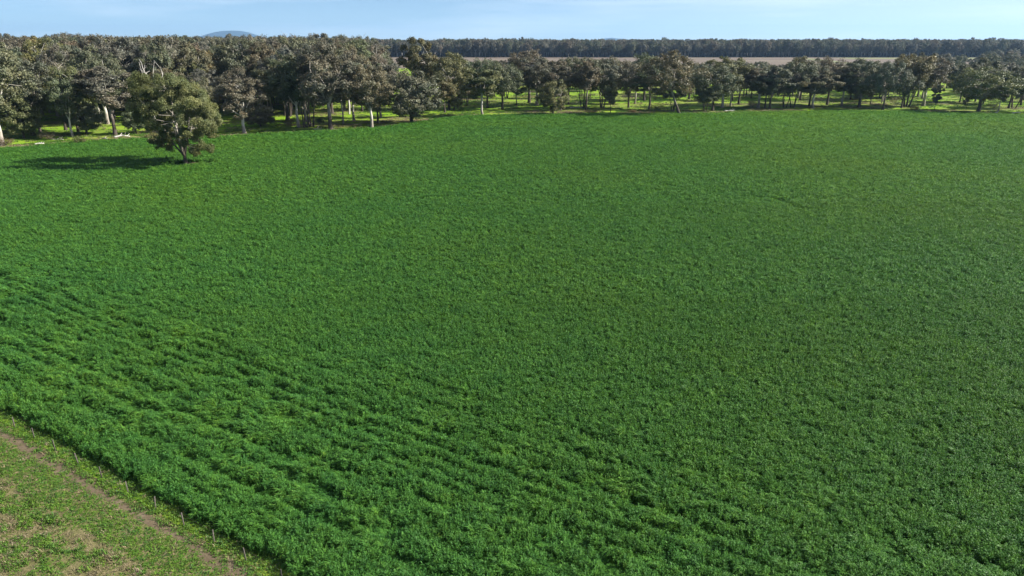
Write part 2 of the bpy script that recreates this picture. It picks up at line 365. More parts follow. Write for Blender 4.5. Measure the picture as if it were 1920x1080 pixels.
def scatter(name, P, vid, rot, scl, meshes, **props):
    coll = bpy.data.collections.new(name + '_kinds')
    for i, me in enumerate(meshes):
        o = bpy.data.objects.new('%s_kind_%02d' % (name, i), me); coll.objects.link(o)
    P = np.asarray(P, float)
    me = mesh(name, P, np.zeros((0, 4)), [])
    a = me.attributes.new('vid', 'INT', 'POINT'); a.data.foreach_set('value', np.asarray(vid, np.int32))
    for nm, arr in (('rot', rot), ('scl', scl)):
        a = me.attributes.new(nm, 'FLOAT_VECTOR', 'POINT'); a.data.foreach_set('vector', np.asarray(arr, np.float32).ravel())
    o = obj(name, me, **props); md = o.modifiers.new('scatter', 'NODES'); md.node_group = scatter_group(name, coll); return o

# ------------------------------------------------------------------ the crop
def blade_patch(seed, size, plants, blades, h0, h1, length, width, droop=0.5, low=0.0, wind=0.0):
    """a patch of leafy plants, each a rosette of bent blades"""
    r = np.random.default_rng(seed); g = Geo(); Cs = []
    V = []; Fq = []; T = []; n = 0
    for p in range(plants):
        px, py = r.uniform(-size / 2, size / 2, 2); top = r.uniform(h0, h1); pt = np.clip(r.normal(0.5, 0.22), 0, 1)
        for b in range(blades):
            a = r.uniform(0, 2 * pi); d = np.array([cos(a), sin(a), 0]); L_ = length * r.uniform(0.6, 1.3); w = width * r.uniform(0.7, 1.3)
            z0 = top - r.uniform(0, 0.35) * (1 + low) - L_ * 0.4
            st = np.array([px, py, z0]) + d * 0.02; el = r.uniform(0.5, 1.25)
            side = np.array([-sin(a), cos(a), r.uniform(-0.5, 0.5)]) * w / 2
            wv = np.array([-wind, 0, 0]) * L_
            m1 = st + (d * cos(el) + np.array([0, 0, sin(el)])) * L_ * 0.55 + wv * 0.4
            m2 = m1 + (d * cos(el - droop * 1.6) + np.array([0, 0, sin(el - droop * 1.6)])) * L_ * 0.45 + wv * 0.6
            V += [st - side * 0.5, st + side * 0.5, m1 + side, m1 - side, m2 + side * 0.25, m2 - side * 0.25]
            Fq += [(n, n + 1, n + 2, n + 3), (n + 3, n + 2, n + 4, n + 5)]; n += 6
            T += [float(np.clip(pt + r.normal(0, 0.10), 0, 1))] * 6
    return np.array(V), np.array(Fq), np.array(T)
crop_meshes = []
for s in range(7):
    V, Fq, T = blade_patch(100 + s, 0.52, 8, 16, 0.44, 1.09, 0.195, 0.044, low=0.3, wind=0.12)
    crop_meshes.append(mesh('crop_patch', V, Fq, [M['crop']], smooth=False, att=T))
for s in range(2):     # flattened, leaning stems
    V, Fq, T = blade_patch(150 + s, 0.52, 10, 14, 0.66, 1.0, 0.34, 0.038, low=0.2, wind=0.65)
    crop_meshes.append(mesh('crop_patch_leaning', V, Fq, [M['crop']], smooth=False, att=np.clip(T + 0.12, 0, 1)))
def jitter_grid(x0, x1, y0, y1, cell, seed, j=0.5):
    r = np.random.default_rng(seed)
    gx, gy = np.meshgrid(np.arange(x0, x1, cell), np.arange(y0, y1, cell))
    P = np.stack([gx.ravel(), gy.ravel()], 1); return P + r.uniform(-j, j, P.shape) * cell
def furrow(d, u, off, wid, s, lo=0.45, hi=0.7):
    wob = off + (fbm(u / 9, 0 * u, s) - 0.5) * 1.6
    m = np.exp(-((d - wob) / wid) ** 2); k = sstep(lo, hi, vnoise(u / 3.2, 0 * u + s, s + 5) * 0.6 + vnoise(u / 1.1, 0 * u, s + 7) * 0.4)
    return m * k
def crop_height(X, Y):
    """how far the canopy sinks below its usual height (0 .. 1)"""
    d = foff(X, Y); u = falong(X, Y)
    s = 0.0
    band = np.exp(-((d - 11.0) / 8.5) ** 2)
    # drilled rows and wheel marks that run with the fence
    n = fbm(u / 1.7, d / 0.85, 31, 3); s = s + band * sstep(0.585, 0.66, n) * 1.1
    # rows left by the drill: faint ripples along the fence, and the deeper wheel marks between them
    wob = (fbm(u / 14, d / 6, 33) - 0.5) * 0.35
    s = s + 0.13 * sstep(0.2, 1.0, np.sin((d + wob) * 2 * pi / 0.95)) * sstep(30, 16, d) * sstep(1.5, 4, d) * sstep(0.3, 0.6, vnoise(u / 5, d / 2, 34))
    for off, wd, sd, st in ((4.8, 0.38, 41, .8), (7.1, 0.45, 42, .9), (8.7, 0.40, 43, .8), (9.7, 0.35, 40, .6), (11.8, 0.35, 39, .5), (12.9, 0.33, 38, .6), (14.3, 0.36, 44, .8), (15.7, 0.38, 45, .9), (17.3, 0.38, 46, 1.0), (20.5, 0.36, 47, .45), (23.0, 0.36, 48, .4)):
        w2 = off + (fbm(u / 12, 0 * u, sd) - 0.5) * 0.3
        s = s + np.exp(-((d - w2) / (wd * 1.0)) ** 2) * st * 1.3 * (0.36 + 0.70 * sstep(0.40, 0.68, vnoise(u / 4.0, 0 * u + sd, sd + 5) * 0.6 + vnoise(u / 1.2, 0 * u, sd + 7) * 0.4))
    # scattered hollows elsewhere
    n2 = fbm(u / 2.6, d / 1.6, 61, 3); s = s + sstep(0.70, 0.80, n2) * 0.6 * (1 - band) * sstep(0.35, 0.65, vnoise(X / 22, Y / 22, 63))
    for (cx, cy, rx, ry) in ((945, 330, 5.0, 3.0), (1460, 372, 6.0, 3.5), (1250, 880, 0.9, 2.0), (1620, 905, 2.6, 1.0), (1700, 1010, 2.0, 1.2), (600, 805, 0.5, 0.5), (1110, 820, .8, 1.)):
        c = W(cx, cy, 0.8); e = ((X - c[0]) / rx) ** 2 + ((Y - c[1]) / ry) ** 2
        s = s + np.exp(-e) * sstep(0.42, 0.6, fbm(X / 1.6, Y / 2.2, 71)) * 0.8
    return np.clip(s, 0, 1)
def make_crop():
    out = []
    for k, (d0, d1, cell, sc) in enumerate(((20, 78, 0.32, 0.92), (78, 130, 0.43, 1.2), (130, 210, 0.62, 1.7), (210, 420, 0.88, 2.4))):
        xr = 0.80 * (d1 * 0.95 + 11) + 28
        P = jitter_grid(-xr, xr, d0, d1, cell, 200 + k)
        X, Y = P[:, 0], P[:, 1]
        lim = 0.80 * (Y * cos(radians(PITCH)) + H * sin(radians(PITCH))) + 26
        ok = (np.abs(X) < lim) & (foff(X, Y) > CROP_OFF + 0.25 + 0.5 * (vnoise(falong(X, Y) / 1.3, 0 * X, 9) - 0.5)) & (Y < edge_y(X) - 1.2 * fbm(X / 7, 0 * X, 14) - 0.5)
        # bare spot under the lone tree
        tb = W(350, 309); ok &= ((X - tb[0]) ** 2 / 9 + (Y - tb[1]) ** 2 / 14) > 1
        ok &= ((X - tb[0] - 4.5) ** 2 / 9 + (Y - tb[1] - 1.5) ** 2 / 3) > 1
        X, Y = X[ok], Y[ok]; out.append(np.stack([X, Y, np.full(len(X), sc), np.full(len(X), k)], 1))
    A = np.concatenate(out); X, Y, sc = A[:, 0], A[:, 1], A[:, 2]; n = len(A); r = np.random.default_rng(77)
    sink = crop_height(X, Y)
    hgt = 0.95 + 0.36 * (fbm(falong(X, Y) / 1.0, foff(X, Y) / 0.6, 81, 2) - 0.5) + 0.20 * (fbm(X / 9, Y / 9, 82) - 0.5) + r.normal(0, 0.10, n)
    hz = hgt * (1 - 0.70 * sink)
    rot = np.stack([r.normal(0, 0.09, n), r.normal(0, 0.09, n), r.uniform(-0.7, 0.7, n) + pi * 0], 1)
    scl = np.stack([sc * r.uniform(0.85, 1.15, n), sc * r.uniform(0.85, 1.15, n), hz], 1)
    band = np.exp(-((foff(X, Y) - 11.5) / 9) ** 2) * sstep(0.5, 0.7, fbm(X / 5, Y / 5, 83))
    vid = np.where(r.random(n) < band * 0.55, r.integers(7, 9, n), r.integers(0, 7, n))
    vid = np.where(r.random(n) < 0.03, 8, vid)
    Pz = np.stack([X, Y, np.zeros(n)], 1)
    # spin the upright kinds freely, keep the leaning ones blown one way
    rot[:, 2] = np.where(vid < 7, r.uniform(0, 2 * pi, n), rot[:, 2] + 0.2)
    scatter('crop', Pz, vid, rot, scl, crop_meshes, kind='stuff', label='dense lush green cereal crop filling the whole paddock', category='crop')
    return n
print('crop patches', make_crop())

# ------------------------------------------------------------------ pasture, verge and undergrowth tufts
tuft_meshes = []
for s in range(4):
    V, Fq, T = blade_patch(300 + s, 0.42, 9, 9, 0.05, 0.16, 0.16, 0.035, droop=0.7); tuft_meshes.append(mesh('green_tuft', V, Fq, [M['green_tuft']], att=T))
for s in range(3):
    V, Fq, T = blade_patch(320 + s, 0.40, 7, 9, 0.07, 0.18, 0.20, 0.022, droop=0.4); tuft_meshes.append(mesh('dry_tuft', V, Fq, [M['dry_tuft']], att=T))
def make_pasture():
    P = jitter_grid(-62, 12, 18, 82, 0.22, 401); X, Y = P[:, 0], P[:, 1]; d = foff(X, Y); u = falong(X, Y); r = np.random.default_rng(402)
    lim = 0.78 * (Y * cos(radians(PITCH)) + H * sin(radians(PITCH))) + 8
    dens = np.where(d > -0.72, 0.80, np.where(d > -1.35, 0.2, np.where(d > -3.6, 0.92, 0.80)))
    clump = fbm(u / 0.8, d / 0.4, 411, 3)
    pas = sstep(0.38, 0.55, clump); dens = np.where(d < -3.6, 0.28 + 0.68 * pas, dens)
    ok = (d < 1.1) & (np.abs(X) < lim) & (r.random(len(X)) < dens) & (d > -45)
    X, Y, d, u, clump = X[ok], Y[ok], d[ok], u[ok], clump[ok]; n = len(X)
    gr = fbm(X / 3.0, Y / 3.0, 421, 3); pg = np.where(d > -3.6, 0.93, sstep(0.38, 0.62, gr + 0.6 * (clump - 0.5)) * 0.70 + 0.22)
    isg = r.random(n) < pg
    vid = np.where(isg, r.integers(0, 4, n), r.integers(4, 7, n))
    z = np.where(d < -3.6, 0.7 + 1.3 * sstep(0.45, 0.7, clump), np.where(d > -0.9, 1.3, 0.75))
    rot = np.stack([r.normal(0, 0.1, n), r.normal(0, 0.1, n), r.uniform(0, 2 * pi, n)], 1); s = r.uniform(0.8, 1.35, n)
    scatter('pasture_grass', np.stack([X, Y, np.zeros(n)], 1), vid, rot, np.stack([s, s, z * r.uniform(0.7, 1.3, n)], 1), tuft_meshes,
            kind='stuff', label='patchy green and straw grass on the grazed pasture beside the fence', category='grass')
make_pasture()
def make_verge():
    # rough dry and green grass along the far edge of the crop and under the first trees
    r = np.random.default_rng(431); X = r.uniform(-330, 330, 90000); off = np.where(r.random(90000) < 0.4, r.exponential(7.0, 90000), r.uniform(0, 130, 90000)) - 0.8; Y = edge_y(X) + off
    k = fbm(X / 9, Y / 5, 433, 3); ok = (k > 0.44) & (np.abs(X) < 0.8 * Y + 8); X, Y, off, k = X[ok], Y[ok], off[ok], k[ok]; n = len(X)
    dry = r.random(n) < np.clip(sstep(0.45, 0.6, fbm(X / 25, Y / 9, 437)) * 0.9 + 0.1, 0, 1)
    vid = np.where(dry, r.integers(4, 7, n), r.integers(0, 4, n)); s = r.uniform(1.8, 3.4, n)
    rot = np.stack([0 * s, 0 * s, r.uniform(0, 2 * pi, n)], 1)
    scatter('verge_grass', np.stack([X, Y, 0 * X], 1), vid, rot, np.stack([s, s, s * 0.9], 1), tuft_meshes, kind='stuff',
            label='rough straw and green grass along the far edge of the crop', category='grass')
make_verge()

# ------------------------------------------------------------------ fence
def make_fence():
    root = empty('fence', (P1[0], P1[1], 0), label='thin wire fence on rusty steel posts beside the dirt track', category='fence')
    sp = [P1, W(145, 872), W(190, 897.5), W(237, 927), W(287.5, 957), W(342, 987.5), W(400, 1020), P2]
    us_ = [float(np.dot(p - P1, FU)) for p in sp]; step = (us_[-1]) / 7
    us_ = [-step * k for k in range(9, 0, -1)] + us_ + [us_[-1] + step * k for k in range(1, 6)]
    r = random.Random(3); g = Geo()
    g.tube([(0, 0, -0.1), (0, 0, 0.5), (0, 0, 1.02)], [0.026, 0.026, 0.026], 3); V, Fq, T = g.arrays(); g = Geo()
    # Y-section: three thin flanges
    for a in (0.5, 2.6, 4.7):
        c, s = cos(a), sin(a); w = 0.042; th = 0.007
        q = [(-s * th, c * th), (s * th, -c * th), (c * w + s * th, s * w - c * th), (c * w - s * th, s * w + c * th)]
        b = [(x, y, -0.1) for x, y in q] + [(x, y, 1.02) for x, y in q]
        g.add(b, [(0, 1, 5, 4), (1, 2, 6, 5), (2, 3, 7, 6), (3, 0, 4, 7), (4, 5, 6, 7)])
    V, Fq, T = g.arrays(); pm = mesh('post', V, Fq, [M['steel']])
    tops = []
    for u in us_:
        o = obj('post', pm, root); q = FU * u; o.location = (q[0], q[1], 0); lean = (r.gauss(0, 0.035), r.gauss(0, 0.035)); o.rotation_euler = (lean[0], lean[1], r.uniform(0, 1))
        tops.append(np.array([q[0], q[1], 0.0]))
    for z in (0.28, 0.6, 0.92):
        g = Geo(); pts = []
        for a, b in zip(tops[:-1], tops[1:]):
            pts.append(a + [0, 0, z]); pts.append((a + b) / 2 + [0, 0, z - 0.015])
        pts.append(tops[-1] + [0, 0, z]); g.tube(pts, [0.003] * len(pts), 3, cap=False); V, Fq, T = g.arrays()
        obj('wire', mesh('wire', V, Fq, [M['steel']]), root)
make_fence()

# ------------------------------------------------------------------ trees
def unit(v): return v / (np.linalg.norm(v) + 1e-9)
def curve(a, b, sag, r, n=6, wob=0.04):
    t = np.linspace(0, 1, n)[:, None]; L_ = np.linalg.norm(b - a); P = a + (b - a) * t
    P = P + np.array([0, 0, 1.0]) * (sag * L_ * 4 * t * (1 - t)) + np.cumsum(r.normal(0, wob * L_, (n, 3)), 0) * t * (1 - t) * 2
    return P
def make_tree(seed, ht=20, width=15, cb=0.28, fork=0.25, limbs=5, clumps=34, leaves=150, leaf=0.40, lean=0.0, trunk=0.42, flat=0.82, stems=1, clr=1.0, ragged=0.5, dead=2, egg=0.0, given=None):
    """a gum: trunk, limbs, branches to every clump, and the clumps as many leaf-sized faces"""
    r = np.random.default_rng(seed); G = Geo(); K = Geo()
    cz = ht * (cb + 1) / 2; rz = ht * (1 - cb) / 2; rx = width / 2
    allp = []
    for st in range(stems):
        off = np.array([0, 0, 0.0]) if stems == 1 else np.array([cos(st * 2.3 + seed), sin(st * 2.3 + seed), 0]) * trunk * 1.6
        fk = ht * fork * r.uniform(0.8, 1.2); lv = np.array([lean * ht * fork, 0, 0]) + (off * 1.8)
        base = off + np.array([0, 0, -0.3]); top = off + lv + np.array([0, 0, fk])
        P = curve(base, top, 0, r, 7, 0.015); tr = trunk / stems ** 0.4; R = np.linspace(tr * 1.0, tr * 0.72, 7); R[0] = tr * 1.5; R[1] = tr * 1.12
        G.tube(P, R, 9, cap=False)
        nl = max(2, int(round(limbs / stems)))
        for i in range(nl):
            a = i * 2 * pi / nl + r.uniform(-0.5, 0.5) + st * 1.3; el = r.uniform(0.25, 0.85) if i else 0.1
            e = np.array([cos(a) * rx * el * 0.78, sin(a) * rx * el * 0.78, cz + rz * r.uniform(-0.25, 0.72) * (1.1 - el * 0.5)]) + np.array([lean * ht * 0.5, 0, 0])
            LP = curve(P[-1] - np.array([0, 0, r.uniform(0, 0.12) * fk]), e, r.uniform(-0.05, 0.07), r, 8, 0.05)
            G.tube(LP, np.linspace(tr * 0.50, tr * 0.09, 8), 6)
            for q in range(2, 8): allp.append((LP[q], tr * 0.58 * (1 - q / 8) + 0.03))
    AP = np.array([p for p, _ in allp]); AR = [q for _, q in allp]
    cents = []
    tries = 0
    if given is not None: cents = [(np.array([a, b, c]), s) for a, b, c, s in given]
    while given is None and len(cents) < clumps and tries < 4000:
        tries += 1
        v = r.normal(0, 1, 3); v /= np.linalg.norm(v); rad = r.uniform(0.35, 1.0) ** 0.55
        prof = 1.0 - egg * max(0, v[2]) * 0.5
        amp = 1 + ragged * 0.45 * (math.sin(seed + 3.1 * math.atan2(v[1], v[0])) * 0.5 + r.normal(0, 0.35))
        c = np.array([v[0] * rx * rad * prof * amp * 0.86, v[1] * rx * rad * prof * amp * 0.86, cz + v[2] * rz * rad * 0.9 * min(1.08, amp)]) + np.array([lean * ht * 0.55, 0, 0])
        if c[2] < ht * cb * 0.75: continue
        s = clr * width * r.uniform(0.10, 0.165)
        if any(np.linalg.norm((c - d) * [1, 1, 1.25]) < 0.75 * (s + w) for d, w in cents): continue
        cents.append((c, s))
    lc = np.array([lean * ht * 0.5, 0, cz])
    for c, s in cents:
        dd = np.linalg.norm((AP - c) * [1, 1, 0.8], axis=1) + np.maximum(0, AP[:, 2] - c[2]) * 1.2; j = int(dd.argmin())
        BP = curve(AP[j], c - np.array([0, 0, s * 0.25]), r.uniform(0, 0.08), r, 5, 0.05); r0 = min(AR[j], 0.03 + 0.009 * np.linalg.norm(AP[j] - c))
        G.tube(BP, np.linspace(r0, 0.02, 5), 4)
        nl = int(leaves * 3.0 * (s / (width * 0.118)) ** 2 * r.uniform(0.75, 1.25))
        # several sprays inside a clump
        ns = r.integers(5, 9); sp = r.normal(0, 1, (ns, 3)); sp /= np.linalg.norm(sp, axis=1)[:, None]; sp *= r.uniform(0.3, 0.85, (ns, 1)) * s * np.array([1, 1, flat])
        pick = r.integers(0, ns, nl); v = r.normal(0, 1, (nl, 3)); v /= np.linalg.norm(v, axis=1)[:, None]
        rr = r.uniform(0, 1, (nl, 1)) ** 0.45 * s * 0.55
        Cn = c + sp[pick] + v * rr * np.array([1, 1, flat]); Cn[:, 2] -= 0.10 * np.abs(v[:, 0]) * s
        out = unit_rows(Cn - c + (c - lc) * 0.25 + np.array([0, 0, 0.35 * s]))
        nrm = unit_rows(out * 1.0 + r.normal(0, 0.62, (nl, 3)))
        d = unit_rows(np.cross(nrm, r.normal(0, 1, (nl, 3))) + np.array([0, 0, -0.7])); d = unit_rows(d - nrm * (d * nrm).sum(1)[:, None])
        w = np.cross(nrm, d); sz = leaf * 0.88 * r.uniform(0.6, 1.35, (nl, 1)); ct = r.normal(0.5, 0.13)
        K.leaves(Cn, d * sz * 0.5, w * sz * 0.33, np.clip(ct + r.normal(0, 0.14, nl), 0, 1))
    for k in range(dead):    # bare grey limbs poking out
        j = r.integers(0, len(AP)); a = r.uniform(0, 2 * pi)
        e = AP[j] + np.array([cos(a), sin(a), r.uniform(0.1, 0.9)]) * width * r.uniform(0.16, 0.3)
        BP = curve(AP[j], e, 0.05, r, 5, 0.07); G.tube(BP, np.linspace(min(AR[j], 0.12), 0.03, 5), 4)
        for q in (2, 3):
            G.tube(curve(BP[q], BP[q] + r.normal(0, 1, 3) * width * 0.06 + [0, 0, width * 0.04], 0, r, 4, 0.05), [0.06, 0.05, 0.035, 0.02], 4)
    return G.arrays(), K.arrays()
def unit_rows(v): return v / (np.linalg.norm(v, axis=1)[:, None] + 1e-9)

KIND = {}      # name -> list of (trunk mesh, crown mesh, joined mesh, height, width)
def register(kind, seed, leafm='gum_leaf', bark='bark', **k):
    (tv, tf, tt), (cv, cf, ct) = make_tree(seed, **k)
    tm = mesh('trunk', tv, tf, [M[bark]], smooth=True); cm = mesh('crown', cv, cf, [M[leafm]], att=ct)
    jm = mesh('whole_tree', np.concatenate([tv, cv]), np.concatenate([tf, cf + len(tv)]), [M[bark], M[leafm]],
              mi=np.concatenate([np.zeros(len(tf)), np.ones(len(cf))]), att=np.concatenate([tt, ct]))
    hh = float(np.percentile(cv[:, 2], 99.5)); ww = float(np.percentile(cv[:, 0], 98.5) - np.percentile(cv[:, 0], 1.5)); cx = float(np.percentile(cv[:, 0], 98.5) + np.percentile(cv[:, 0], 1.5)) / 2
    KIND.setdefault(kind, []).append((tm, cm, jm, hh, ww, cx))
for s in range(5): register('tall', 500 + s * 7, ht=24, width=15, cb=0.31, fork=0.27, limbs=6, clumps=42, leaves=145, leaf=0.48, trunk=0.5, dead=7, ragged=0.7, bark='bark' if s % 2 else 'pale_bark')
for s in range(5): register('spread', 600 + s * 7, ht=17, width=16, cb=0.31, fork=0.26, limbs=7, clumps=38, leaves=145, leaf=0.45, trunk=0.45, dead=7, ragged=0.6, bark='bark')
for s in range(4): register('slim', 700 + s * 7, ht=17, width=8, cb=0.34, fork=0.4, limbs=4, clumps=24, leaves=120, leaf=0.38, trunk=0.24, clr=1.25, ragged=0.7, dead=2, bark='pale_bark' if s % 2 else 'bark')
for s in range(3): register('bushy', 800 + s * 7, ht=12, width=11, cb=0.10, fork=0.12, limbs=6, clumps=38, leaves=150, leaf=0.36, trunk=0.36, dead=1, ragged=0.3, clr=1.1)
for s in range(3): register('stems', 900 + s * 7, ht=17, width=13, cb=0.32, fork=0.28, limbs=8, stems=3, clumps=34, leaves=140, leaf=0.42, trunk=0.32, dead=1, ragged=0.6)
register('leaning', 950, ht=20, width=15, cb=0.35, fork=0.48, limbs=6, clumps=36, leaves=150, leaf=0.44, trunk=0.30, lean=-0.30, dead=2, bark='bark')
for s in range(2): register('sapling', 970 + s * 5, ht=8, width=3.2, cb=0.22, fork=0.5, limbs=3, clumps=12, leaves=70, leaf=0.28, trunk=0.07, clr=1.7, dead=0)

tree_names = []     # (px, label short) landmarks for later labels
def place_tree(X, Y, ht, wd, kind, var, label, rz=0.0, color=(1, 1, 1), group='gum trees of the woodland behind the crop', name='gum_tree', shift=True, cat='tree'):
    tm, cm, jm, hh, ww, cx = KIND[kind][var % len(KIND[kind])]
    root = empty(name, (X, Y, 0), rz, label=label, category=cat, group=group)
    root.scale = (wd / ww, wd / ww, ht / hh)
    a = obj('trunk', tm, root); b = obj('crown', cm, root); b.color = tuple(color) + (1,); return root

